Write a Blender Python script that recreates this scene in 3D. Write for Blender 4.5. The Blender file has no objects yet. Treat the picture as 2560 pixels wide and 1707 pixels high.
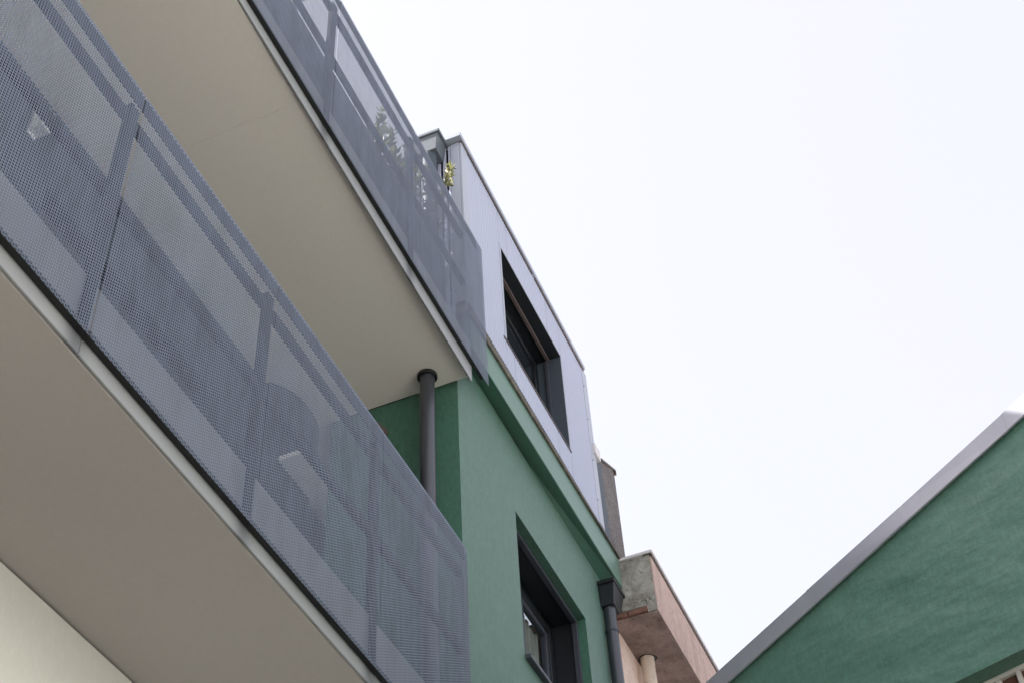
import bpy, bmesh, math, random
from mathutils import Vector, Matrix
random.seed(7)
R = math.radians
CZ = 1.6                                  # eye height above the paving; all z below are measured from the eye
C = bpy.context.scene.collection
scene = bpy.context.scene

# ------------------------------------------------------------------ camera
RX = (0.38202185, -0.92279593, -0.0500698)     # image right in world axes
RD = (0.66047676, 0.31051905, -0.68362882)     # image down
RF = (0.64639752, 0.2280912, 0.72811033)       # forward
cam = bpy.data.cameras.new('camera')
cam.sensor_width = 36.0
cam.lens = 3586.95 / 2560 * 36.0
cam.clip_start = 0.05
cam.clip_end = 2000
camo = bpy.data.objects.new('camera', cam)
C.objects.link(camo)
camo.matrix_world = Matrix(((RX[0], -RD[0], -RF[0], 0), (RX[1], -RD[1], -RF[1], 0), (RX[2], -RD[2], -RF[2], CZ), (0, 0, 0, 1)))
scene.camera = camo

# ------------------------------------------------------------------ sky, sun, exposure
SUN = Vector((-0.30, 1.0, 1.02)).normalized()
elev = math.asin(SUN.z)
world = bpy.data.worlds.new('World')
scene.world = world
world.use_nodes = True
wn = world.node_tree
wn.nodes.clear()
sky = wn.nodes.new('ShaderNodeTexSky')
sky.sky_type = 'NISHITA'
sky.sun_disc = False
sky.sun_elevation = elev
sky.sun_rotation = math.atan2(SUN.x, SUN.y)
sky.air_density = 1.0
sky.dust_density = 3.5
sky.ozone_density = 1.0
veil = wn.nodes.new('ShaderNodeMix')
veil.data_type = 'RGBA'
veil.inputs[0].default_value = 0.62            # thin white cloud over the whole sky
veil.inputs[7].default_value = (6.75, 6.6, 7.05, 1)
bg = wn.nodes.new('ShaderNodeBackground')
bg.inputs['Strength'].default_value = 0.05
wo = wn.nodes.new('ShaderNodeOutputWorld')
wn.links.new(sky.outputs[0], veil.inputs[6])
wn.links.new(veil.outputs[2], bg.inputs['Color'])
wn.links.new(bg.outputs[0], wo.inputs['Surface'])
sl = bpy.data.lights.new('sun', 'SUN')
sl.energy = 5.0
sl.angle = R(0.8)
sl.color = (1.0, 0.965, 0.92)
so = bpy.data.objects.new('sun', sl)
C.objects.link(so)
so.location = (0, 20, 30)
so.rotation_euler = SUN.to_track_quat('Z', 'Y').to_euler()
vs = scene.view_settings
vs.view_transform = 'Standard'
vs.look = 'None'
vs.gamma = 1
vs.use_curve_mapping = False
vs.exposure = 2.02
scene.cycles.max_bounces = 8
scene.cycles.diffuse_bounces = 5
scene.cycles.transparent_max_bounces = 24
scene.cycles.use_denoising = True

# ------------------------------------------------------------------ pixel -> direction (photograph pixels, 2560 x 1707)
def ray(px, py):
    a, b = (px - 1280) / 3586.95, (py - 853.5) / 3586.95
    return Vector([RX[i] * a + RD[i] * b + RF[i] for i in range(3)])
def at(px, py, **k):                       # the point of that direction on a known plane x=, y= or z=
    r = ray(px, py)
    for n, i in (('x', 0), ('y', 1), ('z', 2)):
        if n in k:
            return r * (k[n] / r[i])

# ------------------------------------------------------------------ materials
class NT:
    def __init__(s, name):
        s.m = bpy.data.materials.new(name); s.m.use_nodes = True
        s.t = s.m.node_tree; s.n = s.t.nodes
        s.b = s.n['Principled BSDF']; s.out = s.n['Material Output']
    def node(s, t, **k):
        x = s.n.new(t)
        for a, v in k.items():
            setattr(x, a, v)
        return x
    def link(s, a, b): s.t.links.new(a, b)
    def pos(s, scale=(1, 1, 1)):
        g = s.node('ShaderNodeNewGeometry')
        v = s.node('ShaderNodeVectorMath', operation='MULTIPLY')
        v.inputs[1].default_value = scale
        s.link(g.outputs['Position'], v.inputs[0])
        return v.outputs[0]
    def noise(s, scale, detail=4, rough=.55, stretch=(1, 1, 1), dist=0):
        x = s.node('ShaderNodeTexNoise')
        x.inputs['Scale'].default_value = scale; x.inputs['Detail'].default_value = detail
        x.inputs['Roughness'].default_value = rough; x.inputs['Distortion'].default_value = dist
        s.link(s.pos(stretch), x.inputs['Vector'])
        return x.outputs['Fac']
    def ramp(s, fac, stops):
        x = s.node('ShaderNodeValToRGB')
        e = x.color_ramp.elements
        while len(e) < len(stops): e.new(.5)
        for q, (p, c) in zip(e, stops):
            q.position = p; q.color = c if len(c) == 4 else (*c, 1)
        s.link(fac, x.inputs[0])
        return x.outputs[0]
    def mix(s, fac, a, b, mode='MIX'):
        x = s.node('ShaderNodeMix', data_type='RGBA', blend_type=mode)
        for i, v in ((0, fac), (6, a), (7, b)):
            if isinstance(v, (int, float)): x.inputs[i].default_value = v
            elif isinstance(v, tuple): x.inputs[i].default_value = v if len(v) == 4 else (*v, 1)
            else: s.link(v, x.inputs[i])
        return x.outputs[2]
    def math(s, op, a, b=None):
        x = s.node('ShaderNodeMath', operation=op)
        for i, v in ((0, a), (1, b)):
            if v is None: continue
            if isinstance(v, (int, float)): x.inputs[i].default_value = v
            else: s.link(v, x.inputs[i])
        return x.outputs[0]
    def bump(s, h, strength, dist, prev=None):
        x = s.node('ShaderNodeBump')
        x.inputs['Strength'].default_value = strength; x.inputs['Distance'].default_value = dist
        s.link(h, x.inputs['Height'])
        if prev is not None: s.link(prev, x.inputs['Normal'])
        return x.outputs[0]
    def done(s, col=None, rough=.6, metal=0, normal=None, spec=None):
        if col is not None:
            if isinstance(col, tuple): s.b.inputs['Base Color'].default_value = (*col[:3], 1)
            else: s.link(col, s.b.inputs['Base Color'])
        if isinstance(rough, (int, float)): s.b.inputs['Roughness'].default_value = rough
        else: s.link(rough, s.b.inputs['Roughness'])
        s.b.inputs['Metallic'].default_value = metal
        if spec is not None: s.b.inputs['Specular IOR Level'].default_value = spec
        if normal is not None: s.link(normal, s.b.inputs['Normal'])
        return s.m

def dark(c, k): return tuple(x * k for x in c)

def m_plaster(name, c, var=.12, grain=350, gs=.25, lumps=0, streak=.0, dirt=(.2, .2, .17), sheen=0., rough=.88, spec=.25, crack=False):
    t = NT(name)
    big = t.noise(1.3, 3, .6)
    mid = t.noise(38, 4, .75, (1, 1, .42))
    fine = t.noise(grain * .28, 2, .6, (1, 1, .6))
    col = t.mix(t.math('MULTIPLY', big, 1.0), dark(c, 1 - var), dark(c, 1 + var))
    col = t.mix(t.ramp(mid, [(.40, (0, 0, 0)), (.62, (1, 1, 1))]), t.mix(.6, col, dark(c, 1 - var * 1.2)), t.mix(.7, col, dark(c, 1 + var * 2.6)))
    col = t.mix(t.ramp(fine, [(.38, (.55, .55, .55)), (.62, (0, 0, 0))]), col, dark(c, 1 - var * 1.6))
    if streak:
        st = t.noise(5, 5, .7, (2.2, 2.2, .22))
        col = t.mix(t.ramp(st, [(.52, (0, 0, 0)), (.8, (streak,) * 3)]), col, dirt)
    if crack:      # hairline crack across the terrace soffit
        A, B = at(470, 366, z=6.645), at(715, 270, z=6.645)
        d = B - A; L = math.hypot(d.x, d.y)
        sx = t.node('ShaderNodeSeparateXYZ')
        wob = t.node('ShaderNodeTexNoise'); wob.inputs['Scale'].default_value = 9; wob.inputs['Detail'].default_value = 5; t.link(t.pos(), wob.inputs['Vector'])
        t.link(t.pos(), sx.inputs[0])
        ex, ey = t.math('SUBTRACT', sx.outputs[0], A.x), t.math('SUBTRACT', sx.outputs[1], A.y)
        across = t.math('ADD', t.math('MULTIPLY', ex, -d.y / L), t.math('MULTIPLY', ey, d.x / L))
        across = t.math('ADD', across, t.math('MULTIPLY', t.math('SUBTRACT', wob.outputs['Fac'], .5), .07))
        along = t.math('ADD', t.math('MULTIPLY', ex, d.x / L), t.math('MULTIPLY', ey, d.y / L))
        on = t.math('MULTIPLY', t.math('LESS_THAN', t.math('ABSOLUTE', across), .0011), t.math('MULTIPLY', t.math('GREATER_THAN', along, 0), t.math('LESS_THAN', along, L)))
        col = t.mix(t.math('MULTIPLY', on, .4), col, dark(c, .45))
    nrm = t.bump(t.noise(grain * .3, 3, .6), gs, .003)
    if lumps:
        nrm = t.bump(t.noise(2.4, 2.5, .5, (.7, .7, 1.6), 0), lumps, .07, nrm)
        nrm = t.bump(t.noise(16, 3, .6, (.6, .6, 1.6), 0), lumps * .4, .012, nrm)
        sc = t.noise(9, 6, .8, (1.4, 1.4, .5), .4)
        nrm = t.bump(t.ramp(sc, [(.60, (0, 0, 0)), (.66, (1, 1, 1))]), lumps * .3, .008, nrm)
    t.b.inputs['Sheen Weight'].default_value = sheen; t.b.inputs['Sheen Roughness'].default_value = .4
    return t.done(col, rough, 0, nrm, spec)

def m_metal(name, c, rough=.4, metal=.0, var=.06, spec=.5, streak=0.0):
    t = NT(name)
    n = t.noise(2.2, 4, .6, (1, 1, .5))
    col = t.mix(n, dark(c, 1 - var), dark(c, 1 + var))
    if streak:
        st = t.noise(7, 5, .7, (2.5, 2.5, .18))
        col = t.mix(t.ramp(st, [(.5, (0, 0, 0)), (.78, (streak,) * 3)]), col, dark(c, .55))
    sp = t.noise(60, 3, .7)
    col = t.mix(t.ramp(sp, [(.70, (0, 0, 0)), (.76, (.35, .35, .35))]), col, dark(c, .6))
    rg = t.math('MULTIPLY_ADD', n, .15); rg.node.inputs[2].default_value = rough - .07
    return t.done(col, rg, metal, t.bump(t.noise(1.6, 3, .5), .12, .01), spec)

def m_perf(name, c, pitch=.015, dia=.0113):
    """painted sheet, punched with a staggered field of round holes laid out by its UV map in metres"""
    t = NT(name)
    uv = t.node('ShaderNodeUVMap')
    w = pitch * math.sqrt(3)
    ds = []
    for off in (0.0, .5):
        a = t.node('ShaderNodeVectorMath', operation='MULTIPLY_ADD')
        a.inputs[1].default_value = (1 / w, 1 / pitch, 0); a.inputs[2].default_value = (off + 100, off + 100, 0)
        t.link(uv.outputs[0], a.inputs[0])
        f = t.node('ShaderNodeVectorMath', operation='FRACTION'); t.link(a.outputs[0], f.inputs[0])
        sb = t.node('ShaderNodeVectorMath', operation='SUBTRACT'); sb.inputs[1].default_value = (.5, .5, 0); t.link(f.outputs[0], sb.inputs[0])
        ml = t.node('ShaderNodeVectorMath', operation='MULTIPLY'); ml.inputs[1].default_value = (w, pitch, 0); t.link(sb.outputs[0], ml.inputs[0])
        ln = t.node('ShaderNodeVectorMath', operation='LENGTH'); t.link(ml.outputs[0], ln.inputs[0])
        ds.append(ln.outputs['Value'])
    hole = t.math('LESS_THAN', t.math('MINIMUM', ds[0], ds[1]), dia / 2)
    su = t.node('ShaderNodeSeparateXYZ'); t.link(uv.outputs[0], su.inputs[0])
    hole = t.math('MULTIPLY', hole, t.math('LESS_THAN', su.outputs[1], 1.4025))     # plain lip along the top
    n = t.noise(2.5, 5, .65, (1, 1, .45))
    col = t.mix(n, dark(c, .86), dark(c, 1.12))
    st = t.noise(7, 5, .7, (2, 2, .45))
    col = t.mix(t.ramp(st, [(.42, (0, 0, 0)), (.66, (.6, .6, .6))]), col, dark(c, .55))
    t.done(col, .45, 0.0, t.bump(t.noise(1.1, 3, .5), .25, .02), .45)
    tr = t.node('ShaderNodeBsdfTransparent')
    mx = t.node('ShaderNodeMixShader')
    t.link(hole, mx.inputs[0]); t.link(t.b.outputs[0], mx.inputs[1]); t.link(tr.outputs[0], mx.inputs[2])
    t.link(mx.outputs[0], t.out.inputs['Surface'])
    return t.m

def m_weathered(name, c, spots, dirt=(.07, .065, .055), stretch=(1, 1, .35), amt=.75, bump=.5):
    t = NT(name)
    a = t.noise(3.2, 6, .7, stretch)
    b = t.noise(11, 6, .72)
    f = t.noise(90, 3, .7)
    col = t.mix(t.ramp(b, [(.3, (0, 0, 0)), (.72, (1, 1, 1))]), c, spots)
    col = t.mix(t.ramp(a, [(.44, (0, 0, 0)), (.72, (amt,) * 3)]), col, dirt)
    col = t.mix(t.ramp(f, [(.3, (.3, .3, .3)), (.5, (0, 0, 0))]), col, dark(dirt, 1.4))
    v = t.node('ShaderNodeTexVoronoi', feature='DISTANCE_TO_EDGE'); v.inputs['Scale'].default_value = 3.1
    d = t.node('ShaderNodeVectorMath', operation='ADD'); t.link(t.pos(), d.inputs[0])
    nz = t.node('ShaderNodeTexNoise'); nz.inputs['Scale'].default_value = 4; t.link(t.pos(), nz.inputs['Vector'])
    t.link(nz.outputs['Color'], d.inputs[1]); t.link(d.outputs[0], v.inputs['Vector'])
    col = t.mix(t.ramp(v.outputs['Distance'], [(0, (.55, .55, .55)), (.016, (0, 0, 0))]), col, dark(dirt, .8))
    nrm = t.bump(t.noise(70, 5, .7), bump, .006)
    nrm = t.bump(t.noise(9, 5, .65), bump, .02, nrm)
    return t.done(col, .9, 0, nrm, .2)

def m_glass(name, c=(.02, .025, .03), rough=.05):
    t = NT(name)
    t.done(c, rough, 0, t.bump(t.noise(1.5, 2), .05, .01), .35)
    return t.m

def m_clear(name):
    """window glass: reflects at its surface, lets the rest through"""
    t = NT(name)
    gl = t.node('ShaderNodeBsdfGlossy'); gl.inputs['Roughness'].default_value = .02; gl.inputs['Color'].default_value = (.9, .93, .95, 1)
    tr = t.node('ShaderNodeBsdfTransparent'); tr.inputs[0].default_value = (.72, .78, .78, 1)
    lw = t.node('ShaderNodeLayerWeight'); lw.inputs[0].default_value = .5
    fr = t.math('MULTIPLY_ADD', t.math('POWER', lw.outputs['Facing'], 4.0), .85).node; fr.inputs[2].default_value = .04
    t.link(t.bump(t.noise(1.2, 2), .04, .01), gl.inputs['Normal'])
    mx = t.node('ShaderNodeMixShader'); t.link(fr.outputs[0], mx.inputs[0]); t.link(tr.outputs[0], mx.inputs[1]); t.link(gl.outputs[0], mx.inputs[2])
    t.link(mx.outputs[0], t.out.inputs['Surface'])
    return t.m
def m_fascia():
    t = NT('white_coated_metal'); c = (.29, .292, .298)
    n = t.noise(2.2, 4, .6)
    col = t.mix(n, dark(c, .94), dark(c, 1.05))
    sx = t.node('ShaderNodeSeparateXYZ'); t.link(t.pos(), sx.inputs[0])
    tot = None                                    # soft dark bracket reflections painted in at the sheet joints
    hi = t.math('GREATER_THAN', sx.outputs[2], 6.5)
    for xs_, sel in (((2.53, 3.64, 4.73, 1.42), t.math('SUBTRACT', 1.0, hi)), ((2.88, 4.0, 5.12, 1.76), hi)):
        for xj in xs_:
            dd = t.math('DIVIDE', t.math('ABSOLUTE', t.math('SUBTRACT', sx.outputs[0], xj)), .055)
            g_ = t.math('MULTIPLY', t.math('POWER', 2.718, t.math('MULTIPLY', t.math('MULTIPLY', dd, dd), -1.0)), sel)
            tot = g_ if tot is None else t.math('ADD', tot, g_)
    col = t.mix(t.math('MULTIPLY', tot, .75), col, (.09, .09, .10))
    sp = t.noise(40, 3, .7)
    col = t.mix(t.ramp(sp, [(.72, (0, 0, 0)), (.77, (.4, .4, .4))]), col, (.2, .2, .2))
    return t.done(col, .35, 0, None, .5)
GREEN = (.046, .136, .094)
M = dict(
    green=m_plaster('green_plaster', GREEN, .15, 420, .6, streak=.16, dirt=(.03, .07, .05), sheen=.25, rough=.55, spec=.5),
    greensmooth=m_plaster('green_band_plaster', (.060, .168, .116), .06, 300, .12, sheen=.30, rough=.45, spec=.5),
    gable=m_plaster('green_trowelled_plaster', (.095, .205, .16), .10, 240, .2, .8, sheen=.18, rough=.5, spec=.5),
    soffit=m_plaster('cream_soffit_paint', (.93, .855, .79), .012, 200, .08, crack=True),
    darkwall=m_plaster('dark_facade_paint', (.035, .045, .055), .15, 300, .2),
    taupe=m_plaster('taupe_soffit_paint', (.50, .465, .44), .015, 200, .08),
    cream=m_plaster('cream_wall_paint', (.76, .73, .68), .018, 260, .10),
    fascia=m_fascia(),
    flat=m_metal('blue_grey_flat', (.014, .017, .027), .5, 0, .1, .2),
    railsteel=m_metal('blackened_steel', (.010, .012, .018), .6, 0, .1, .15),
    mottled=m_weathered('stained_parapet', (.085, .09, .105), (.15, .155, .17), (.03, .032, .038), (1.6, 1, .35), .8, .2),
    bouncewhite=m_plaster('added_house_bounce_white', (.82, .81, .79), .04, 200, .1),
    black=m_metal('black_steel', (.012, .012, .013), .5, 0, .1),
    perf=m_perf('blue_grey_perforated_sheet', (.158, .188, .262)),
    steel=m_metal('dark_grey_steel', (.045, .05, .065), .45, 0, .08),
    pipe=m_metal('anthracite_pipe', (.032, .034, .044), .34, 0, .06, .9),
    clad=m_metal('lavender_grey_cladding', (.41, .435, .54), .4, .1, .05, .5, .12),
    cladtrim=m_metal('grey_folded_trim', (.36, .385, .45), .35, .1, .05, .5, .1),
    brown=m_metal('dark_brown_flashing', (.10, .075, .07), .5, 0, .15),
    anth=m_metal('anthracite_sheet', (.014, .016, .020), .4, 0, .12),
    hopgrey=m_metal('grey_hopper_metal', (.11, .125, .145), .45, 0, .08),
    slate=m_metal('slate_blue_flashing', (.05, .066, .084), .62, 0, .1),
    stone=m_weathered('grey_stone_sill', (.22, .20, .17), (.10, .085, .07), (.05, .045, .04), (1, 1, 1), .6),
    verge=m_metal('zinc_verge', (.41, .41, .46), .30, .3, .2, .5, .1),  # wide tone variation stands in for patchy reflections
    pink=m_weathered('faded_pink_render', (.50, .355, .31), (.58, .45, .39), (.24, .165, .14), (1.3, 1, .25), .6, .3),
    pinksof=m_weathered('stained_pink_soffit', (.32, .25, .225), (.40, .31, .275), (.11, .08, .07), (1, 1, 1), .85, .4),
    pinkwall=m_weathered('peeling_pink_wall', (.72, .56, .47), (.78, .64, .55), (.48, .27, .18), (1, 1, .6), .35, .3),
    concrete=m_weathered('weathered_concrete', (.33, .32, .285), (.47, .45, .40), (.07, .066, .058), (1.6, 1.6, 1.2), .85, .8),
    brick=m_weathered('added_house_brick', (.20, .105, .08), (.27, .15, .115), (.10, .065, .05), (1, 1, 1), .4, .5),
    rough=None,
    coping=m_metal('pale_coping', (.66, .63, .62), .45, 0, .1),
    creampipe=m_weathered('old_cream_pipe', (.66, .57, .47), (.72, .64, .55), (.34, .20, .12), (2, 2, .3), .35, .1),
    glass=m_glass('dark_glass'),
    clear=m_clear('clear_glass'),
    reflectglass=m_glass('brick_reflection_glass', (.11, .055, .04), .12),  # brown base colour stands in for brick mirrored in the panes
    frame=m_metal('pale_window_frame', (.62, .60, .57), .4, 0, .05),
    curtain=m_plaster('curtain_cloth', (.42, .40, .37), .05, 300, .1),
    frost=None,
    leaf=None, twig=m_plaster('twig_bark', (.14, .10, .06), .2, 300, .3),
    white=m_metal('white_plastic', (.80, .80, .78), .4, 0, .03),
    floor=m_plaster('terrace_tile', (.42, .40, .37), .08, 200, .1),
    paving=None, terracotta=m_plaster('planter_clay', (.30, .16, .10), .1, 200, .2),
    roof=m_metal('grey_roof_sheet', (.25, .25, .27), .5, .2, .1),
)
def _rough():
    t = NT('roughcast_render')
    f = t.noise(75, 4, .8); b = t.noise(6, 4, .6)
    col = t.mix(t.ramp(f, [(.35, (0, 0, 0)), (.62, (1, 1, 1))]), (.07, .063, .062), (.27, .25, .245))
    col = t.mix(t.ramp(b, [(.4, (0, 0, 0)), (.8, (.5, .5, .5))]), col, (.11, .095, .092))
    return t.done(col, .95, 0, t.bump(f, .9, .008), .1)
M['rough'] = _rough()
def _frost():
    t = NT('frosted_glass')
    t.b.inputs['Transmission Weight'].default_value = .55
    return t.done((.45, .55, .72), .45, 0, None, .4)
M['frost'] = _frost()
def _leaf():
    t = NT('olive_leaf')
    o = t.node('ShaderNodeNewGeometry')
    col = t.ramp(o.outputs['Random Per Island'], [(0, (.10, .115, .045)), (.5, (.18, .185, .08)), (1, (.32, .30, .15))])
    t.done(col, .5, 0, None, .4)
    tl = t.node('ShaderNodeBsdfTranslucent'); t.link(col, tl.inputs[0])
    mx = t.node('ShaderNodeMixShader'); mx.inputs[0].default_value = .42
    t.link(t.b.outputs[0], mx.inputs[1]); t.link(tl.outputs[0], mx.inputs[2]); t.link(mx.outputs[0], t.out.inputs['Surface'])
    return t.m
M['leaf'] = _leaf()
def _paving():
    t = NT('pale_paving')
    b = t.node('ShaderNodeTexBrick'); b.inputs['Scale'].default_value = 1.0
    b.inputs['Color1'].default_value = (.47, .45, .43, 1); b.inputs['Color2'].default_value = (.42, .40, .38, 1); b.inputs['Mortar'].default_value = (.16, .15, .14, 1)
    b.inputs['Mortar Size'].default_value = .008
    t.link(t.pos(), b.inputs['Vector'])
    col = t.mix(t.noise(.8, 5, .6), b.outputs['Color'], t.mix(.5, b.outputs['Color'], (.36, .345, .33)))
    return t.done(col, .85, 0, t.bump(t.noise(60, 4), .3, .004), .3)
M['paving'] = _paving()

# ------------------------------------------------------------------ mesh helpers
ORI = {}
class MB:
    def __init__(s): s.v = []; s.f = []; s.uv = {}
    def add(s, pts, faces):
        n = len(s.v); s.v += [tuple(p) for p in pts]; s.f += [tuple(i + n for i in f) for f in faces]; return s
    def hexa(s, p):        # 4 bottom then 4 top, same winding
        return s.add(p, [(3, 2, 1, 0), (4, 5, 6, 7), (0, 1, 5, 4), (1, 2, 6, 5), (2, 3, 7, 6), (3, 0, 4, 7)])
    def box(s, x0, x1, y0, y1, z0, z1):
        return s.hexa([(x0, y0, z0), (x1, y0, z0), (x1, y1, z0), (x0, y1, z0), (x0, y0, z1), (x1, y0, z1), (x1, y1, z1), (x0, y1, z1)])
    def prism(s, poly, vec):
        n = len(poly); v = Vector(vec); q = [Vector(p) for p in poly]
        return s.add(q + [p + v for p in q], [tuple(range(n - 1, -1, -1)), tuple(range(n, 2 * n))] + [(i, (i + 1) % n, (i + 1) % n + n, i + n) for i in range(n)])
    def cyl(s, p0, p1, r0, r1=None, n=28, caps=True):
        p0, p1 = Vector(p0), Vector(p1); r1 = r0 if r1 is None else r1
        d = (p1 - p0).normalized(); a = d.orthogonal().normalized(); b = d.cross(a)
        pts = []
        for p, r in ((p0, r0), (p1, r1)):
            pts += [p + (a * math.cos(t) + b * math.sin(t)) * r for t in (2 * math.pi * i / n for i in range(n))]
        fs = [(i, (i + 1) % n, (i + 1) % n + n, i + n) for i in range(n)]
        if caps: fs += [tuple(range(n - 1, -1, -1)), tuple(range(n, 2 * n))]
        return s.add(pts, fs)
    def build(s, name, mat, parent=None, bevel=0, smooth=False, label=None, kind=None, seg=1):
        o0 = ORI[parent.name] if parent else Vector((0, 0, 0))
        me = bpy.data.meshes.new(name)
        me.from_pydata([(x - o0.x, y - o0.y, z + CZ - o0.z) for x, y, z in s.v], [], s.f)
        bm = bmesh.new(); bm.from_mesh(me); bmesh.ops.recalc_face_normals(bm, faces=bm.faces); bm.to_mesh(me); bm.free()
        if s.uv:
            ul = me.uv_layers.new(name='UVMap')
            for l in me.loops: ul.data[l.index].uv = s.uv[l.vertex_index]
        if smooth:
            for p in me.polygons: p.use_smooth = True
            me.set_sharp_from_angle(angle=R(40))
        me.materials.append(M[mat])
        ob = bpy.data.objects.new(name, me); C.objects.link(ob)
        if parent:
            ob.parent = parent; ORI[ob.name] = o0
        else: ORI[ob.name] = o0
        if bevel:
            bv = ob.modifiers.new('bevel', 'BEVEL'); bv.width = bevel; bv.segments = seg; bv.limit_method = 'ANGLE'; bv.angle_limit = R(40)
        if label: ob['label'] = label
        if kind: ob['kind'] = kind
        return ob
def thing(name, label, cat, loc, group=None):
    o = bpy.data.objects.new(name, None); C.objects.link(o)
    o.location = (loc[0], loc[1], loc[2] + CZ); o.empty_display_size = .2
    ORI[o.name] = Vector(o.location)
    o['label'] = label; o['category'] = cat
    if group: o['group'] = group
    return o
def box(name, mat, parent, x0, x1, y0, y1, z0, z1, bevel=.004, **k):
    return MB().box(x0, x1, y0, y1, z0, z1).build(name, mat, parent, bevel, **k)
def lerp(a, b, t): return a + (b - a) * t

# ------------------------------------------------------------------ the ground
g = MB().add([(-300, -300, -CZ), (300, -300, -CZ), (300, 300, -CZ), (-300, 300, -CZ)], [(0, 1, 2, 3)]).build('ground', 'paving')
g['kind'] = 'structure'

# ================================================================== THE APARTMENT BUILDING
XE = 6.072      # face of the green wing that looks along the alley
YG = 2.539      # its street wall
YW = 3.66       # recessed facade between the two balconies
X0 = -5.0
bld = thing('apartment_building', 'green plastered apartment building with cream balcony soffits and metal-clad attic storey', 'building', (2, YG, -CZ))

# walls
MB().box(X0, 8.89, 3.305, 3.7, 3.067, 3.505).box(X0, 2.3, 3.305, 3.7, -CZ, 3.067).box(3.489, 8.89, 3.305, 3.7, -CZ, 3.067).box(2.3, 3.489, 3.305, 3.7, -CZ, 1.2).build('cream_wall', 'cream', bld)
wn0 = box('window', 'anth', bld, 2.3, 3.489, 3.36, 3.44, 1.2, 3.066, label='dark ground storey window under the balcony')
box('pane', 'glass', wn0, 2.36, 3.43, 3.352, 3.358, 1.26, 3.0, 0)
# facade between the balconies, with two glazed doors
doors = [(1.15, 2.55), (3.35, 4.95)]
fw = MB()
xs = [X0] + [v for dd in doors for v in dd] + [6.20]
for i in range(0, len(xs) - 1, 2):
    fw.box(xs[i], xs[i + 1], YW, YW + .25, 3.76, 6.62)
for a, b in doors:
    fw.box(a, b, YW, YW + .25, 6.05, 6.62)
fw.build('facade_wall', 'darkwall', bld)
for a, b in doors:
    dr = MB().box(a, a + .07, YW + .10, YW + .16, 3.76, 6.05).box(b - .07, b, YW + .10, YW + .16, 3.76, 6.05).box((a + b) / 2 - .04, (a + b) / 2 + .04, YW + .10, YW + .16, 3.76, 6.05).box(a + .07, b - .07, YW + .101, YW + .159, 5.98, 6.05).build('balcony_door', 'anth', bld, .003)
    for p0, p1 in ((a + .07, (a + b) / 2 - .04), ((a + b) / 2 + .04, b - .07)):
        box('pane', 'glass', dr, p0, p1, YW + .125, YW + .135, 3.78, 5.98, 0)
MB().box(6.20, 8.6, 3.97, 4.2, 3.76, 6.62).box(6.16, 6.21, YW + .26, 3.97, 3.76, 6.62).build('recess_wall', 'darkwall', bld)
MB().box(X0, 6.16, YW + .26, 9, 3.7, 6.60).build('core_wall', 'green', bld)

# balcony slabs
def slab(zs, ztop, xend, name_label, zf):
    s = MB().box(X0, xend, 2.446, 4.6, zs, ztop).build('balcony_slab', zf, bld, .004, label=name_label)
    f = MB()
    n = 24
    xs_ = [lerp(X0, xend, i / n) for i in range(n + 1)]
    # one folded metal edge strip per 2.2 m
    return s
MB().box(XE + .001, 7.4, 3.462, 4.6, 6.646, 6.898).build('recess_soffit', 'soffit', bld)
MB().box(5.735, 6.55, 3.46, 3.63, 6.10, 6.14).build('bright_patch_panel', 'white', bld, .004)  # white panel added to stand in for an unidentified bright patch
lo = slab(3.515, 3.74, XE - .004, 'taupe underside of the balcony nearer the ground', 'taupe')
up = slab(6.645, 6.90, XE - .004, 'cream underside of the balcony below the terrace', 'soffit')
def edge_strips(parent, joints, zb, ztop):
    for a, b in zip(joints[:-1], joints[1:]):
        a2, b2 = a + .0015, b - .0015
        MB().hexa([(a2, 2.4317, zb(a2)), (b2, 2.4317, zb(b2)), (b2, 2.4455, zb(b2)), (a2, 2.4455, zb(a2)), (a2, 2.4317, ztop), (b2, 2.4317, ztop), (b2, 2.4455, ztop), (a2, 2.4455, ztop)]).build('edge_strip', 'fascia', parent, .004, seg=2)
zlo = lambda x: 3.517
zup = lambda x: 6.647 if x < 3.0 else lerp(6.647, 6.590, (x - 3.0) / 3.05)
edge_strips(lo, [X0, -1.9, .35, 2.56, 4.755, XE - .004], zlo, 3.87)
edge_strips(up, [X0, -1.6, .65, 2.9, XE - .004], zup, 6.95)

# parapet behind the terrace screen
MB().box(X0, 5.968, 2.56, 2.66, 6.902, 7.757).build('parapet', 'mottled', bld, .004)
MB().box(X0, 5.94, 2.661, 4.99, 6.902, 6.925).build('terrace_floor', 'floor', bld)
MB().box(X0, 5.94, 5.0, 9, 6.902, 9.0).build('penthouse_wall', 'cream', bld)

# green wing: street wall with a window opening
W0, W1, WZ0, WZ1 = 7.011, 8.366, 5.085, 6.262
gw = MB()
T = .34
gw.box(XE, W0, YG, YG + T, -CZ, 6.96).box(W1, 8.886, YG, YG + T, -CZ, 6.96).box(W0, W1, YG, YG + T, WZ1, 6.96).box(W0, W1, YG, YG + T, -CZ, WZ0)
gw.build('green_wall', 'green', bld)
MB().box(XE, XE + .25, YG + T + .0005, 3.457, 3.76, 6.6445).build('return_wall', 'green', bld)
MB().box(XE + .26, 8.886, 3.25, 3.27, WZ0 - .3, WZ1 + .3).build('room_wall', 'darkwall', bld)
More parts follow.
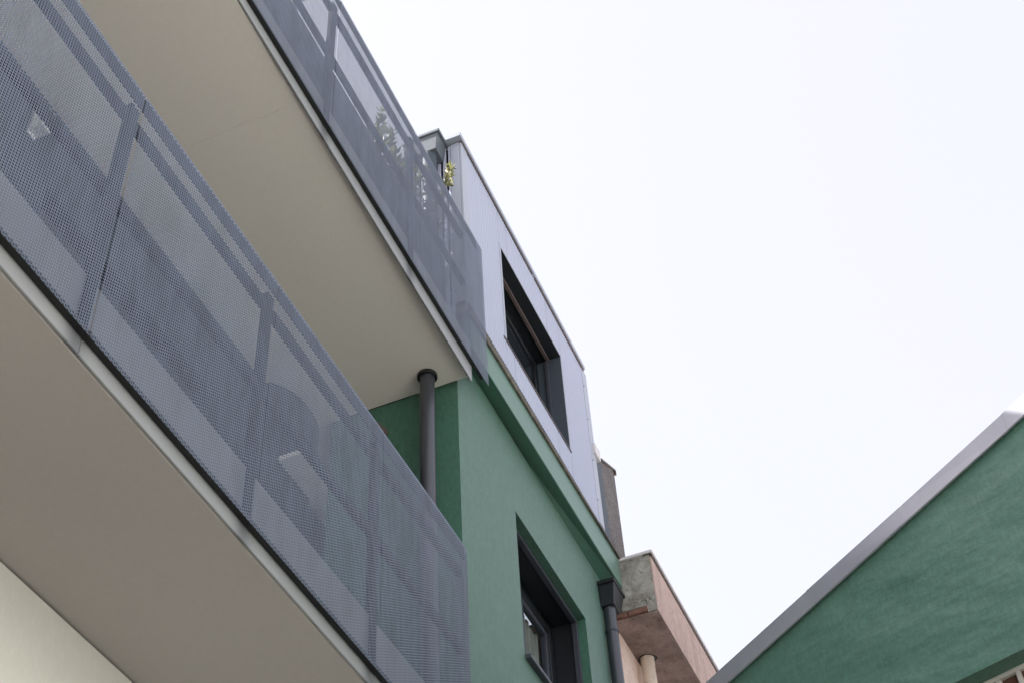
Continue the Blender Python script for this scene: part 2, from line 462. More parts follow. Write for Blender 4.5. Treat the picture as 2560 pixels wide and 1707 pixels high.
# window in the green wing
win = thing_win = MB()
yf = 2.80
fr = .075
a0, a1, b0, b1 = W0 + .02, W1 - .02, WZ0 + .03, WZ1 - .03
win.box(a0, a0 + fr, yf, yf + .06, b0, b1).box(a1 - fr, a1, yf, yf + .06, b0, b1).box(a0 + fr, a1 - fr, yf, yf + .06, b1 - fr, b1).box(a0 + fr, a1 - fr, yf, yf + .06, b0, b0 + fr)
mx = (a0 + a1) / 2
win.box(mx - .05, mx + .05, yf - .004, yf + .05, b0 + fr, b1 - fr)
wo_ = win.build('window', 'anth', bld, .004, label='recessed dark framed window in the green street wall')
for p0, p1 in ((a0 + fr, mx - .05), (mx + .05, a1 - fr)):
    box('sash', 'steel', wo_, p0 + .004, p0 + .05, yf + .008, yf + .05, b0 + fr + .004, b1 - fr - .004)
    box('sash', 'steel', wo_, p1 - .05, p1 - .004, yf + .008, yf + .05, b0 + fr + .004, b1 - fr - .004)
    box('sash', 'steel', wo_, p0 + .05, p1 - .05, yf + .008, yf + .05, b1 - fr - .05, b1 - fr - .004)
    MB().add([(p0 + .05, yf + .028, b0 + fr), (p1 - .05, yf + .028, b0 + fr), (p1 - .05, yf + .028, b1 - fr - .05), (p0 + .05, yf + .028, b1 - fr - .05)], [(0, 1, 2, 3)]).build('pane', 'clear', wo_)
cl = MB(); N_ = 60                                   # cloth hanging in folds behind the glass
c0, c1 = 7.72, 8.21
for i in range(N_ + 1):
    x = lerp(c0, c1, i / N_); y = 2.878 + .010 * math.sin(i * .62) + .006 * math.sin(i * 1.7)
    cl.v += [(x, y, WZ0 + .02), (x, y, WZ1 - .13)]
    if i: cl.f.append((2 * i - 2, 2 * i, 2 * i + 1, 2 * i - 1))
cl.build('curtain', 'curtain', wo_, smooth=True)
# dark shutter lining and guide rails inside the opening
MB().box(W1 - .012, W1 - .001, 2.645, yf, WZ0 + .001, WZ1 - .001).box(W0 + .001, W0 + .012, 2.645, yf, WZ0 + .001, WZ1 - .001).box(W0 + .012, W1 - .012, 2.645, yf, WZ1 - .013, WZ1 - .002).build('reveal_lining', 'anth', wo_)
MB().box(W1 - .030, W1 - .002, 2.602, 2.644, WZ0 + .001, WZ1 - .032).build('shutter_guide', 'steel', wo_, .003)
MB().box(W0 + .002, W0 + .030, 2.602, 2.644, WZ0 + .001, WZ1 - .032).build('shutter_guide', 'steel', wo_, .003)
MB().box(W0 + .002, W1 - .002, 2.602, 2.644, WZ1 - .030, WZ1 - .002).build('shutter_guide', 'steel', wo_, .003)
MB().box(W0 - .03, W1 + .03, 2.497, 2.60, WZ0 - .035, WZ0 - .002).build('sill', 'stone', wo_, .004) if False else MB().box(W0 + .002, W1 - .002, 2.50, 2.60, WZ0 + .001, WZ0 + .030).build('sill', 'steel', wo_, .004)
MB().box(W0 + .002, W1 - .002, 2.60, yf, WZ0 + .001, WZ0 + .028).build('sill', 'stone', wo_)

# projecting band above it
YB = 2.429
bf = lambda x: lerp(6.934, 7.005, (x - 6.35) / 2.74)
bi = lambda x: lerp(6.967, 6.937, (x - 7.3) / 1.55)
bt = lambda x: lerp(7.214, 7.300, (x - 6.35) / 2.78)
a, b = XE + .004, 9.12
MB().hexa([(a, YB, bf(a)), (b, YB, bf(b)), (b, YG + .1, bi(b)), (a, YG + .1, bi(a)), (a, YB, bt(a)), (b, YB, bt(b)), (b, YG + .1, bt(b)), (a, YG + .1, bt(a))]).build('band_course', 'greensmooth', bld, .006, seg=2)
# stone ledge under the cladding
tb = lambda x: lerp(7.286, 7.306, (x - 6.31) / 2.81)
for a, b in ((6.0, 7.08), (7.08, 8.12), (8.12, 9.10)):
    a += .002; b -= .002
    MB().hexa([(a, 2.4095, bt(a) - .008), (b, 2.4095, bt(b) - .008), (b, 2.56, bt(b) + .002), (a, 2.56, bt(a) + .002), (a, 2.4095, tb(a) - .006), (b, 2.4095, tb(b) - .006), (b, 2.56, tb(b) - .006), (a, 2.56, tb(a) - .006)]).build('ledge_stone', 'stone', bld, .006, seg=2)

# ------------------------------------------------------------------ attic storey, clad in ribbed metal
YC = 2.412
XC0, XC1 = 5.98, 8.725
ct = lambda x: lerp(9.173, 9.138, (x - 5.926) / 2.745)      # coping line
U0, U1, UZ0, UZ1 = 6.715, 8.005, 7.615, 8.648
MB().box(XC0 + .01, U0, YC + .02, 2.56, 7.295, 9.09).box(U1, XC1 - .004, YC + .02, 2.56, 7.295, 9.09).box(U0, U1, YC + .02, 2.56, UZ1, 9.09).box(U0, U1, YC + .02, 2.56, 7.295, UZ0).build('attic_wall', 'anth', bld)
MB().box(XC0 + .01, XC1 - .004, 2.90, 8, 6.9, 9.09).build('attic_core', 'anth', bld)
MB().box(XC0 + .01, XC0 + .12, 2.56, 2.90, 6.97, 9.09).build('attic_return', 'anth', bld)
MB().box(XC1 - .12, XC1 - .004, 2.56, 2.90, 6.97, 9.09).build('attic_return', 'anth', bld)
def ribs(a, b, zl, zh, name='cladding_sheet', mat='clad', pitch=.034, dep=.003):
    m = MB(); n = max(1, round((b - a) / pitch)); xs_ = []
    p = (b - a) / n
    for i in range(n):
        x = a + i * p
        for u, h in ((0.0, 0), (.40, 0), (.52, 1), (.88, 1)):
            xs_.append((x + u * p, h))
    xs_.append((b, 0))
    for k, (x, h) in enumerate(xs_):
        y = YC - .003 + (dep if h else 0)
        m.v += [(x, y, zl(x)), (x, y, zh(x))]
        if k: m.f.append((2 * k - 2, 2 * k, 2 * k + 1, 2 * k - 1))
    return m.build(name, mat, bld)
ch = lambda x: ct(x) - .05
seams = [6.09, 6.86, 7.73, 8.605]
q = .0018
ribs(6.09, U0 - .03, tb, ch)
ribs(U0 - .03 + q, 6.86 - q, lambda x: UZ1 + .012, ch); ribs(6.86 + q, 7.73 - q, lambda x: UZ1 + .012, ch); ribs(7.73 + q, U1 + .02 - q, lambda x: UZ1 + .012, ch)
ribs(U0 - .03 + q, 6.86 - q, tb, lambda x: UZ0 - .012); ribs(6.86 + q, 7.73 - q, tb, lambda x: UZ0 - .012); ribs(7.73 + q, U1 + .02 - q, tb, lambda x: UZ0 - .012)
ribs(U1 + .02 + q, 8.605, tb, ch)
# corner trims with screws
tr1 = MB().hexa([(XC0, YC - .005, tb(6.0)), (6.088, YC - .005, tb(6.09)), (6.088, YC + .012, tb(6.09)), (XC0, YC + .012, tb(6)), (XC0, YC - .005, ch(6) + .002), (6.088, YC - .005, ch(6.09) + .002), (6.088, YC + .012, ch(6.09)), (XC0, YC + .012, ch(6))]).box(XC0 - .004, XC0 + .004, YC + .012, 2.497, 7.29, 9.12).build('corner_trim', 'cladtrim', bld, .003)
tr2 = MB().box(8.607, XC1, YC - .006, YC + .012, 7.31, ch(8.7) - .004).build('corner_trim', 'cladtrim', bld, .003)
for z in (7.55, 7.98, 8.45, 8.85):
    MB().cyl((8.617, YC - .010, z), (8.617, YC - .005, z), .007, n=10).build('screw', 'steel', tr2)
for z in (7.4, 8.2, 8.7):
    MB().cyl((XC0 - .009, 2.488, z), (XC0 - .003, 2.488, z), .006, n=10).build('screw', 'steel', tr1)
# side of the attic, ribbed too
m = MB(); ys = []
n = 34
for i in range(n):
    y = 2.499 + i * .045
    for u, h in ((0, 0), (.018, 0), (.024, 1), (.039, 1)): ys.append((y + u, h))
for k, (y, h) in enumerate(ys):
    x = XC0 + (.010 if h else 0)
    m.v += [(x, y, 6.93), (x, y, 9.11)]
    if k: m.f.append((2 * k - 2, 2 * k, 2 * k + 1, 2 * k - 1))
m.build('cladding_sheet', 'clad', bld)
# coping along the roof edge, in two lengths
def cop(a, b):
    a += .001; b -= .001
    MB().hexa([(a, 2.39, ct(a) - .042), (b, 2.39, ct(b) - .042), (b, 2.62, ct(b) - .042), (a, 2.62, ct(a) - .042), (a, 2.39, ct(a)), (b, 2.39, ct(b)), (b, 2.62, ct(b) + .01), (a, 2.62, ct(a) + .01)]).build('coping', 'cladtrim', bld, .003)
    MB().hexa([(a + .05, 2.4, ct(a) - .062), (b - .01, 2.4, ct(b) - .062), (b - .01, 2.46, ct(b) - .062), (a + .05, 2.46, ct(a) - .062), (a + .05, 2.4, ct(a) - .043), (b - .01, 2.4, ct(b) - .043), (b - .01, 2.46, ct(b) - .043), (a + .05, 2.46, ct(a) - .043)]).build('drip_flashing', 'brown', bld)
cop(5.926, 7.45); cop(7.45, 8.672)
MB().box(5.93, 8.72, 2.621, 8, 9.095, 9.15).build('roof', 'roof', bld)

# attic window
uw = MB()
yf2 = 2.62
uw.box(U0, U0 + .06, yf2, yf2 + .06, UZ0, UZ1).box(U1 - .06, U1, yf2, yf2 + .06, UZ0, UZ1).box(U0 + .06, U1 - .06, yf2, yf2 + .06, UZ1 - .06, UZ1).box(U0 + .06, U1 - .06, yf2, yf2 + .06, UZ0, UZ0 + .06)
uwo = uw.build('window', 'anth', bld, .003, label='deep dark window in the metal-clad attic wall')
box('pane', 'glass', uwo, U0 + .06, U1 - .06, yf2 + .02, yf2 + .027, UZ0 + .06, UZ1 - .06, 0)
MB().box(U1 - .004, U1 + .002, YC - .004, yf2 - .002, UZ0, UZ1).build('reveal_lining', 'slate', uwo)
MB().box(U0 - .002, U0 + .004, YC - .004, yf2 - .002, UZ0, UZ1).box(U0, U1, YC - .004, yf2 - .002, UZ1 - .004, UZ1 + .004).build('reveal_lining', 'anth', uwo)
MB().box(U0 + .005, U1 - .005, 2.503, 2.53, UZ1 - .03, UZ1 - .005).build('shutter_guide', 'brown', uwo, .002)
MB().box(U1 - .030, U1 - .006, 2.516, 2.545, UZ0 + .01, UZ1 - .03).build('shutter_guide', 'steel', uwo, .002)
MB().box(U0 - .03, U0 - .002, YC - .0075, YC + .015, UZ0 - .01, UZ1 + .03).build('window_trim', 'cladtrim', uwo, .002)
MB().box(U0 - .002, U1 + .02, YC - .0075, YC + .015, UZ1 + .002, UZ1 + .012).build('window_trim', 'cladtrim', uwo, .002)
MB().box(U1 + .002, U1 + .022, YC - .0075, YC + .015, UZ0 - .01, UZ1 + .001).build('window_trim', 'cladtrim', uwo, .002)
MB().hexa([(U0 - .06, 2.402, UZ0 - .040), (U1 + .025, 2.402, UZ0 - .040), (U1 + .025, yf2, UZ0 - .005), (U0 - .06, yf2, UZ0 - .005), (U0 - .06, 2.402, UZ0 - .028), (U1 + .025, 2.402, UZ0 - .028), (U1 + .025, yf2, UZ0 + .004), (U0 - .06, yf2, UZ0 + .004)]).build('sill', 'brown', uwo, .002)

# ------------------------------------------------------------------ balcony screens
def screen(name, label, joints, z0, z1, rails, bend):
    th = thing(name, label, 'railing', (joints[-1], 2.4, z0), 'perforated balcony railings')
    YP = 2.400
    for k, (a, b) in enumerate(zip(joints[:-1], joints[1:])):
        last = k == len(joints) - 2
        path = [(a + .0025, YP), (b - (.0025 if not last else 0), YP)]
        if last and bend:
            r = .075
            path = [(a + .0025, YP)] + [(b - r + r * math.sin(t), YP + r - r * math.cos(t)) for t in (math.pi / 2 * i / 10 for i in range(11))] + [(b, YP + .11)]
        m = MB(); th_ = .0012
        def offs(i):
            p = Vector((*path[i], 0)); q0 = Vector((*path[max(i - 1, 0)], 0)); q1 = Vector((*path[min(i + 1, len(path) - 1)], 0))
            d = (q1 - q0).normalized(); return Vector((-d.y, d.x, 0)) * th_
        # a very slight bow so neighbouring sheets catch the light differently
        bow = random.uniform(-.004, .004)
        s = 0.0; N = len(path)
        # subdivide straight part
        pts = []
        for i in range(N - 1):
            seg = 6 if i == 0 else 1
            for j in range(seg):
                t = j / seg
                pts.append((lerp(path[i][0], path[i + 1][0], t), lerp(path[i][1], path[i + 1][1], t) + (bow * math.sin(math.pi * t) ** 2 * .5 if i == 0 else 0)))
        pts.append(path[-1])
        path2 = pts; path_keep = path; path = path2
        for i, (x, y) in enumerate(path):
            if i: s += math.hypot(x - path[i - 1][0], y - path[i - 1][1])
            o = offs(i)
            for (xx, yy) in ((x, y), (x + o.x, y + o.y)):
                for zz in (z0, z1):
                    m.uv[len(m.v)] = (s + a, zz - z0 - .0105); m.v.append((xx, yy, zz))
        n = len(path)
        for i in range(n - 1):
            A, B = 4 * i, 4 * i + 4
            m.f += [(A, B, B + 1, A + 1), (A + 2, A + 3, B + 3, B + 2), (A, A + 2, B + 2, B), (A + 1, B + 1, B + 3, A + 3)]
        m.f += [(0, 1, 3, 2), (4 * n - 4, 4 * n - 2, 4 * n - 1, 4 * n - 3)]
        pn = m.build('perforated_panel', 'perf', th)
    # steel frame behind the sheets
    for x in joints[1:-1]:
        box('post', 'railsteel', th, x - .050, x + .007, 2.4205, 2.4515, z0 + .02, z1 - .09, .003)
    for zr in rails:
        xs_ = joints
        for a, b in zip(xs_[:-1], xs_[1:]):
            e = -.10 if b == joints[-1] else 0
            box('rail', 'railsteel', th, a + .008, b - .0505 + (-.048 if e else 0), 2.42, 2.451, z0 + zr, z0 + zr + .05, .003)
    for a, b in zip(joints[:-1], joints[1:]):      # stiffening flat behind the top edge
        e = .09 if b == joints[-1] else 0
        box('top_flat', 'flat', th, a + .002, b - .002 - e, 2.4045, 2.4095, z1 - .095, z1 - .006, .001)
    # black channel that carries the foot of the sheets, with its brackets
    MB().box(joints[0], joints[-1] - .08, 2.4035, 2.4305, z0 + .002, z0 + .03).build('foot_channel', 'black', th, .002)
    for x in joints[1:-1]:
        MB().box(x - .05, x + .02, 2.4306, 2.4314, z0 + .0025, z0 + .0305).build('bracket', 'black', th, .002)
    return th
lowr = screen('balcony_railing', 'blue-grey perforated railing screen in front of the cream soffit, rounded at its end', [-1.9, -.75, .35, 1.45, 2.555, 3.665, 4.755, 5.86], 3.588, 5.012, (.722, 1.22), True)
uppr = screen('balcony_railing', 'blue-grey perforated railing screen of the terrace beside the metal-clad attic', [-1.6, -.46, .66, 1.78, 2.90, 4.025, 5.145, 6.28], 6.722, 8.14, (.722, 1.228), False)
# stiffening arm of the terrace railing, running back to the parapet
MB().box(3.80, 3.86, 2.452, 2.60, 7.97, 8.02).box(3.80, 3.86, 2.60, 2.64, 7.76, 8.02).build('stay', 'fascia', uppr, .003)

# ------------------------------------------------------------------ pipes
pt = at(1068, 937, z=6.645)
px, py = pt.x, pt.y
dp = thing('drainpipe', 'straight dark grey drainpipe with a collar, between cream soffit and perforated railing', 'drainpipe', (px, py, 3.74))
MB().cyl((px, py, 3.74), (px, py, 6.640), .0485, n=40).build('pipe', 'pipe', dp, smooth=True)
MB().cyl((px, py, 6.616), (px, py, 6.644), .066, .066, n=40).build('collar', 'black', dp, .004, smooth=True)

def hopper(th, rim, body_top, body_bot, mat='pipe'):
    """rim and body as (x0,x1,y0,y1,z0,z1) / tapering rectangles"""
    MB().box(*rim).build('rim', mat, th, .006, seg=2)
    (X0_, X1_, Y0_, Y1_, ZT), (x0, x1, y0, y1, zb) = body_top, body_bot
    return MB().hexa([(x0, y0, zb), (x1, y0, zb), (x1, y1, zb), (x0, y1, zb), (X0_, Y0_, ZT), (X1_, Y0_, ZT), (X1_, Y1_, ZT), (X0_, Y1_, ZT)]).build('hopper', mat, th, .005, seg=2)
h1 = thing('downpipe', 'dark downpipe with hopper head at the end of the green wall, against the pink eave', 'downpipe', (8.87, 2.48, -CZ))
hopper(h1, (8.76, 9.03, 2.392, 2.537, 6.838, 6.872), (8.775, 9.01, 2.402, 2.536, 6.838), (8.80, 8.965, 2.428, 2.536, 6.655), 'anth')
MB().cyl((8.862, 2.487, -CZ), (8.862, 2.487, 6.665), .047, n=32).build('pipe', 'pipe', h1, smooth=True)
for z in (6.43, 4.6, 2.6, .6):
    MB().cyl((8.862, 2.487, z), (8.862, 2.487, z + .022), .052, n=32).box(8.85, 8.874, 2.528, 2.5385, z, z + .022).build('clip', 'steel', h1, smooth=True)

h2 = thing('downpipe', 'grey rainwater hopper and pipe on the attic side wall above the leafy shrubs', 'downpipe', (5.87, 2.58, 6.93))
hopper(h2, (5.807, 5.978, 2.516, 2.80, 9.112, 9.146), (5.82, 5.977, 2.533, 2.785, 9.113), (5.83, 5.976, 2.553, 2.765, 8.93), 'hopgrey')
MB().cyl((5.885, 2.63, 6.93), (5.885, 2.63, 8.94), .055, n=32).build('pipe', 'slate', h2, smooth=True)
for z in (8.70, 7.7):
    MB().cyl((5.885, 2.63, z), (5.885, 2.63, z + .02), .060, n=32).box(5.94, 5.981, 2.615, 2.645, z, z + .02).build('clip', 'steel', h2, smooth=True)

# ------------------------------------------------------------------ things on the balcony, seen through the screen
wl = thing('wall_lamp', 'small dark round wall lamp on the green return wall under the soffit', 'lamp', (XE, 3.085, 6.36))
MB().cyl((XE - .001, 3.085, 6.38), (XE - .03, 3.085, 6.38), .055, n=28).build('back_plate', 'brown', wl, .003, smooth=True)
MB().cyl((XE - .03, 3.085, 6.38), (XE - .10, 3.085, 6.38), .048, .040, n=28).build('lamp_body', 'brown', wl, .006, smooth=True)
dc = thing('door_canopy', 'dark rounded canopy on the recessed facade behind the perforated railing', 'canopy', (5.83, YW, 6.4))
arc = [(5.83 + .33 * math.cos(t), YW - .001 - .17 * math.sin(t), 6.56) for t in (math.pi * i / 24 for i in range(25))]
MB().prism(arc, (0, 0, .03)).build('canopy_top', 'anth', dc, .004)
m = MB()
for (x, y, z) in arc: m.v += [(x, y, 6.30), (x, y, 6.56)]
for k in range(1, 25): m.f.append((2 * k - 2, 2 * k, 2 * k + 1, 2 * k - 1))
m.build('valance', 'anth', dc, smooth=True)
ll = thing('bright_spot_box', 'small white box added for a bright spot on the facade behind the perforated railing', 'lamp', (3.14, YW, 6.2))  # white box added where a bright spot shows, cause unknown
MB().box(3.10, 3.18, YW - .10, YW - .012, 6.26, 6.42).build('lamp_body', 'white', ll, .01, seg=2)  # front of the white box added for the bright spot
MB().box(3.11, 3.17, YW - .012, YW - .0005, 6.24, 6.48).build('back_plate', 'white', ll, .003)

# ------------------------------------------------------------------ planter and shrubs on the terrace
pb = thing('planter_box', 'long clay planter behind the terrace railing holding the shrubs', 'planter', (5.4, 2.82, 6.925))
PX0, PX1, PY0, PY1, PZ0, PZ1 = 4.85, 5.80, 2.68, 2.98, 6.926, 7.50
MB().box(PX0, PX1, PY0, PY0 + .03, PZ0, PZ1).box(PX0, PX1, PY1 - .03, PY1, PZ0, PZ1).box(PX0, PX0 + .03, PY0 + .03, PY1 - .03, PZ0, PZ1).box(PX1 - .03, PX1, PY0 + .03, PY1 - .03, PZ0, PZ1).build('planter_wall', 'terracotta', pb, .006)
box('soil', 'twig', pb, PX0 + .03, PX1 - .03, PY0 + .03, PY1 - .03, PZ0, PZ1 - .06, 0)
def shrub(x, y, h, spread, seed, label, stems=9):
    rnd = random.Random(seed)
    th = thing('shrub', label, 'shrub', (x, y, 7.44), 'leafy shrubs on the terrace')
    st, lf = MB(), MB()
    def leaf(p, d, L):
        d = d.normalized(); sd = d.cross(Vector((rnd.uniform(-1, 1), rnd.uniform(-1, 1), rnd.uniform(-1, 1)))).normalized(); nn = d.cross(sd)
        w = L * .17
        lf.add([p, p + d * L * .45 + sd * w - nn * w * .3, p + d * L, p + d * L * .45 - sd * w - nn * w * .3, p + d * L * .5 + nn * w * .35],
               [(0, 1, 4), (1, 2, 4), (2, 3, 4), (3, 0, 4)])
    for k in range(stems):
        p = Vector((x + rnd.uniform(-.03, .03), y + rnd.uniform(-.03, .03), 7.44))
        d = Vector((rnd.uniform(-1, 1) * spread, rnd.uniform(-1, 1) * spread * .6, 1)).normalized()
        L = h * rnd.uniform(.65, 1.0); n = int(L / .05)
        for i in range(n):
            q = p + d * .05
            st.cyl(p, q, lerp(.010, .003, i / n), lerp(.010, .003, (i + 1) / n), n=6, caps=False)
            d = (d + Vector((rnd.uniform(-.12, .12), rnd.uniform(-.12, .12), rnd.uniform(-.04, .08)))).normalized()
            p = q
            if i > n * .22:
                for j in range(5):
                    leaf(p, d * rnd.uniform(.2, .9) + Vector((rnd.uniform(-1, 1), rnd.uniform(-1, 1), rnd.uniform(-.3, .6))) * .8, rnd.uniform(.045, .085))
                if rnd.random() < .45:
                    d2 = (d + Vector((rnd.uniform(-1, 1), rnd.uniform(-1, 1), .2)) * .8).normalized(); p2 = p
                    for jj in range(rnd.randint(2, 4)):
                        q2 = p2 + d2 * .045; st.cyl(p2, q2, .003, .002, n=5, caps=False); p2 = q2
                        for j in range(5): leaf(p2, d2 * .5 + Vector((rnd.uniform(-1, 1), rnd.uniform(-1, 1), rnd.uniform(-.2, .7))) * .7, rnd.uniform(.04, .075))
    st.build('stem', 'twig', th); lf.build('foliage', 'leaf', th)
shrub(5.00, 2.80, .72, .34, 3, 'sparse olive-leaved shrub farthest along the planter from the hopper pipe')
shrub(5.32, 2.84, .98, .30, 11, 'olive-leaved shrub in the middle of the terrace planter')
shrub(5.66, 2.78, 1.52, .22, 5, 'tall olive-leaved shrub standing in front of the hopper pipe', 17)

# ================================================================== THE OLD PINK BUILDING
pk = thing('pink_building', 'old building with peeling pink walls and a deep crumbling boxed eave', 'building', (10.5, 2.55, -CZ))
MB().box(8.90, 22, 2.552, 9, -CZ, 6.748).build('pink_wall', 'pinkwall', pk)
PX = 9.15
ysf, yed = 2.180, 2.552
# boxed eave: pink face, stained underside, raw concrete end
def rough_grid(o, u, v, nu, nv, nrm, amp, seed, edge=0):
    rnd = random.Random(seed); m = MB(); o, u, v, nrm = map(Vector, (o, u, v, nrm))
    for i in range(nu + 1):
        for j in range(nv + 1):
            k = rnd.uniform(-1, 1) * amp
            e = 0
            if edge and j < 3: e = -rnd.uniform(.2, 1) * edge * (3 - j) / 3
            m.v.append(tuple(o + u * (i / nu) + v * (j / nv) + nrm * (k + e) + v * (rnd.uniform(-.3, .3) / nv if 0 < j < nv else 0)))
    for i in range(nu):
        for j in range(nv):
            q_ = i * (nv + 1) + j; m.f.append((q_, q_ + nv + 1, q_ + nv + 2, q_ + 1))
    return m
MB().box(PX + .02, 22, ysf + .006, yed + .3, 6.752, 7.285).build('eave_core', 'concrete', pk)
MB().hexa([(PX + .012, ysf - .004, 6.748), (22, ysf - .004, 6.748), (22, ysf + .008, 6.748), (PX + .012, ysf + .008, 6.748), (PX + .012, ysf - .012, 7.285), (22, ysf - .012, 7.285), (22, ysf + .008, 7.285), (PX + .012, ysf + .008, 7.285)]).build('eave_face', 'pink', pk, .008, seg=2)
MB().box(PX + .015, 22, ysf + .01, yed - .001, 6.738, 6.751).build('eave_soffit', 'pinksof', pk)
rough_grid((PX, ysf, 6.865), (0, yed - ysf + .05, 0), (0, 0, .425), 16, 18, (-1, 0, 0), .006, 4, .03).build('eave_end', 'concrete', pk, smooth=True)
# bare brick courses at the broken foot of the end
zb = 6.752
for r_ in range(2):
    y0 = ysf + .075 + (0 if r_ == 0 else .01)
    while y0 < yed - .02:
        L = min(.17 if r_ == 0 else .21, yed - y0 + .06)
        j = random.uniform(-.006, .006)
        box('brick', 'brick' if (r_ == 0 or y0 > ysf + .2) else 'concrete', pk, PX - .006 + j, PX + .06, y0, y0 + L - .008, zb + r_ * .054, zb + r_ * .054 + .046, .004)
        y0 += L
rough_grid((PX + .005, ysf - .004, 6.75), (0, .08, 0), (0, 0, .13), 5, 6, (-1, 0, 0), .008, 9).build('render_lump', 'concrete', pk, smooth=True)
# coping on top of the eave
for a, b in ((PX - .03, 10.6), (10.6, 12.2), (12.2, 22)):
    MB().box(a + .002, b - .002, ysf - .035, yed + .25, 7.290, 7.318).build('eave_coping', 'coping', pk, .005, seg=2)
MB().box(PX - .02, 22, ysf - .022, ysf + .05, 7.2855, 7.2895).box(PX + .012, 22, ysf - .020, ysf - .0125, 7.268, 7.2854).build('drip_flashing', 'brown', pk)
ta = MB().cyl((PX + .16, ysf + .16, 7.319), (PX + .16, ysf + .16, 7.335), .15, .14, n=28).build('cap_tile', 'brick', pk, smooth=True)
# roughcast party wall rising behind the attic corner, with slate flashing
cx = [(8.905, 2.42, 7.30), (9.312, 2.42, 7.31), (9.312, 2.42, 8.40), (9.27, 2.42, 8.41), (8.905, 2.42, 8.214)]
MB().prism(cx, (0, .9, 0)).build('chimney_stack', 'rough', pk, .008, seg=2)
MB().prism([(8.90, 2.405, 8.217), (9.325, 2.405, 8.425), (9.325, 2.405, 8.445), (8.90, 2.405, 8.235)], (0, .95, 0)).build('chimney_cap', 'brown', pk, .003)
MB().box(9.309, 9.325, 2.404, 3.3, 8.375, 8.424).build('cap_drip', 'brown', pk)
MB().box(8.742, 8.903, 2.418, 2.9, 7.31, 8.205).build('flashing', 'slate', pk, .005)
MB().box(8.728, 8.746, 2.414, 2.6, 7.31, 8.14).build('flashing', 'cladtrim', pk, .003)
MB().box(8.67, 8.80, 2.385, 2.50, 8.10, 8.215).build('coping_block', 'coping', pk, .008, seg=2)
# old cream pipe through the eave
pp = at(1618, 1644, z=6.745)
op = thing('downpipe', 'old cream painted downpipe passing up through the broken pink eave', 'downpipe', (pp.x, pp.y, -CZ))
MB().cyl((pp.x, pp.y, -CZ), (pp.x, pp.y, 6.80), .056, n=32).build('pipe', 'creampipe', op, smooth=True)
MB().cyl((pp.x, pp.y, 5.2), (pp.x, pp.y, 5.27), .064, n=32).build('joint', 'creampipe', op, smooth=True)
# ragged hole around it
m = MB(); rnd = random.Random(2)
for i in range(20):
    t = 2 * math.pi * i / 20; r0 = .062; r1 = .060 + rnd.uniform(.002, .026)
    m.v += [(pp.x + r0 * math.cos(t), pp.y + r0 * math.sin(t), 6.7365), (pp.x + r1 * math.cos(t), pp.y + r1 * math.sin(t), 6.7365)]
for i in range(20):
    j = (i + 1) % 20; m.f.append((2 * i, 2 * i + 1, 2 * j + 1, 2 * j))
m.build('broken_edge', 'black', pk)

# ================================================================== THE GREEN GABLED HOUSE
nV = Vector((-.93256, .36101, 0)); uV = Vector((-.36101, -.93256, 0)); oV = nV * -7.0
def G(u, z, w=0): 
    p = oV + uV * u + nV * w
    return (p.x, p.y, z)
def gbox(m, u0, u1, w0, w1, z0, z1):
    return m.hexa([G(u0, z0, w1), G(u1, z0, w1), G(u1, z0, w0), G(u0, z0, w0), G(u0, z1, w1), G(u1, z1, w1), G(u1, z1, w0), G(u0, z1, w0)])
gc = oV + uV * 1.0
gh = thing('gabled_house', 'green plastered gabled house with a zinc roof verge across the alley', 'house', (gc.x, gc.y, -CZ))
UL, UR, UM = -4.78, 6.78, 1.0
SL = .2902
vt = lambda u: 5.343 + (u + 4.402) * SL if u <= UM else 5.343 + (UM + 4.402) * SL - (u - UM) * SL      # top of the verge
H0, H1, HZ0, HZ1 = -2.93, -1.35, 3.2, 4.517
wt = lambda u: vt(u) - .06
gm = MB()
def gpoly(pts):
    gm.prism([G(u, z, 0) for u, z in pts], -nV * .3)
gpoly([(UL, -CZ), (H0, -CZ), (H0, wt(H0)), (UL, wt(UL))])
gpoly([(H1, -CZ), (UR, -CZ), (UR, wt(UR)), (UM, wt(UM)), (H1, wt(H1))])
gpoly([(H0, HZ1), (H1, HZ1), (H1, wt(H1)), (H0, wt(H0))])
gpoly([(H0, -CZ), (H1, -CZ), (H1, HZ0), (H0, HZ0)])
gm.build('gable_wall', 'gable', gh)
MB().prism([G(UL, -CZ, -.31), G(UR, -CZ, -.31), G(UR, wt(UR) - .02, -.31), G(UM, wt(UM) - .02, -.31), G(UL, wt(UL) - .02, -.31)], -nV * 8).build('house_body', 'gable', gh)
for s0, s1 in ((UL - .12, UM), (UM, UR + .12)):
    MB().prism([G(s0, vt(s0) - .05, .02), G(s1, vt(s1) - .05, .02), G(s1, vt(s1) - .012, .02), G(s0, vt(s0) - .012, .02)], -nV * 8.5).build('roof', 'roof', gh)
us = [UL - .12, -4.42, -3.62, -2.84, -2.02, -1.2, -.3, .35, UM]
for i, (a, b) in enumerate(zip(us[:-1], us[1:])):
    w0, w1 = .022, .040 + (.0015 if i % 2 else 0)
    tw = random.uniform(-.004, .004)
    MB().hexa([G(a, vt(a) - .136, w0), G(b + .004, vt(b) - .136, w0), G(b + .004, vt(b) - .136, w1 + tw), G(a, vt(a) - .136, w1), G(a, vt(a), w0), G(b + .004, vt(b), w0), G(b + .004, vt(b), w1 - .004), G(a, vt(a), w1 - .004 + tw)]).build('verge_flashing', 'verge', gh, .003)
MB().hexa([G(UM, vt(UM) - .136, .022), G(UR + .12, vt(UR + .12) - .136, .022), G(UR + .12, vt(UR + .12) - .136, .041), G(UM, vt(UM) - .136, .041), G(UM, vt(UM), .022), G(UR + .12, vt(UR + .12), .022), G(UR + .12, vt(UR + .12), .038), G(UM, vt(UM), .038)]).build('verge_flashing', 'verge', gh, .003)
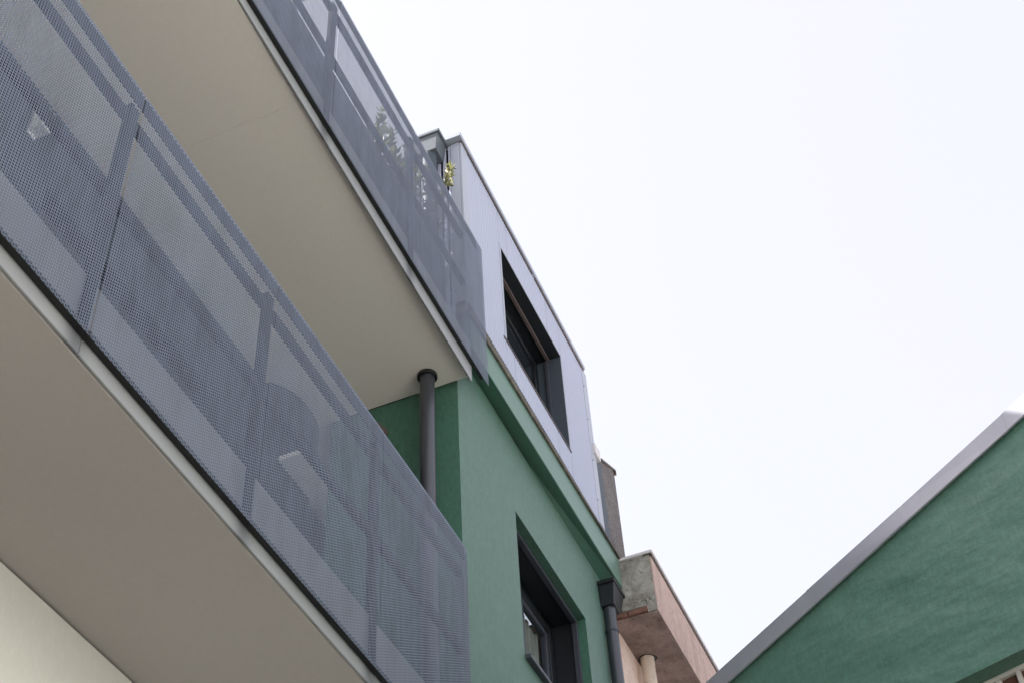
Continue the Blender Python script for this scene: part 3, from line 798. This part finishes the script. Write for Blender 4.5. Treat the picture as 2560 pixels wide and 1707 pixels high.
# window
W = -.12
m = MB()
gbox(m, H0, H1, W - .05, W, HZ1 - .028, HZ1 - .001)
gbox(m, H0, H0 + .05, W - .05, W, HZ0, HZ1 - .028); gbox(m, H1 - .05, H1, W - .05, W, HZ0, HZ1 - .028); gbox(m, H0 + .05, H1 - .05, W - .05, W, HZ0, HZ0 + .05)
hw = m.build('window', 'frame', gh, .003, label='pale framed small-paned window under the gable')
for i, u in enumerate([-2.66, -2.535, -2.41, -2.285, -2.16, -2.035, -1.91, -1.785, -1.66, -1.535]):
    m = MB(); gbox(m, u - .013, u + .013, W - .045, W - .004, HZ0 + .05, HZ1 - .029); m.build('glazing_bar', 'frame', hw, .002)
m = MB(); gbox(m, H0 + .05, H1 - .05, W - .042, W - .008, 3.9, 3.93); m.build('glazing_bar', 'frame', hw, .002)
prev = H0 + .05
for u in [-2.66, -2.535, -2.41, -2.285, -2.16, -2.035, -1.91, -1.785, -1.66, -1.535, H1 - .037]:
    m = MB(); gbox(m, prev, u - .013, W - .033, W - .027, HZ0 + .05, HZ1 - .03); m.build('pane', 'reflectglass', hw); prev = u + .013
m = MB(); gbox(m, H0, H1, W + .001, .04, HZ0 - .03, HZ0); m.build('sill', 'stone', hw, .004)

# ================================================================== UNSEEN HOUSES ADDED TO BOUNCE LIGHT AND BLOCK LOW SKY
def added_house(name, label, mat, x0, x1, y0, y1, h, face):
    th = thing(name, label, 'building', ((x0 + x1) / 2, (y0 + y1) / 2, -CZ))
    MB().box(x0, x1, y0, y1, -CZ, h).build('wall', mat, th)
    MB().box(x0 - .2, x1 + .2, y0 - .2, y1 + .2, h + .002, h + .2).build('roof', 'roof', th)
    rows = [z for z in (0.2, 3.2) if z + 1.6 < h]
    for z in rows:
        k = (y0 if face in 'LR' else x0) + 1.2
        end = (y1 if face in 'LR' else x1) - 1.6
        while k < end:
            if face == 'R': w = MB().box(x1 + .002, x1 + .05, k, k + 1.1, z, z + 1.5)
            else: w = MB().box(k, k + 1.1, y1 + .002, y1 + .05, z, z + 1.5)
            w.build('window', 'glass', th, .01); k += 2.6
added_house('house', 'unseen white house added across the alley to bounce light', 'bouncewhite', -16, 3.3, -13, -4.5, 7.6, 'F')
added_house('house', 'unseen brick house added behind the viewer to block low sky', 'brick', -18, -6.5, -8, 12, 5.0, 'R')
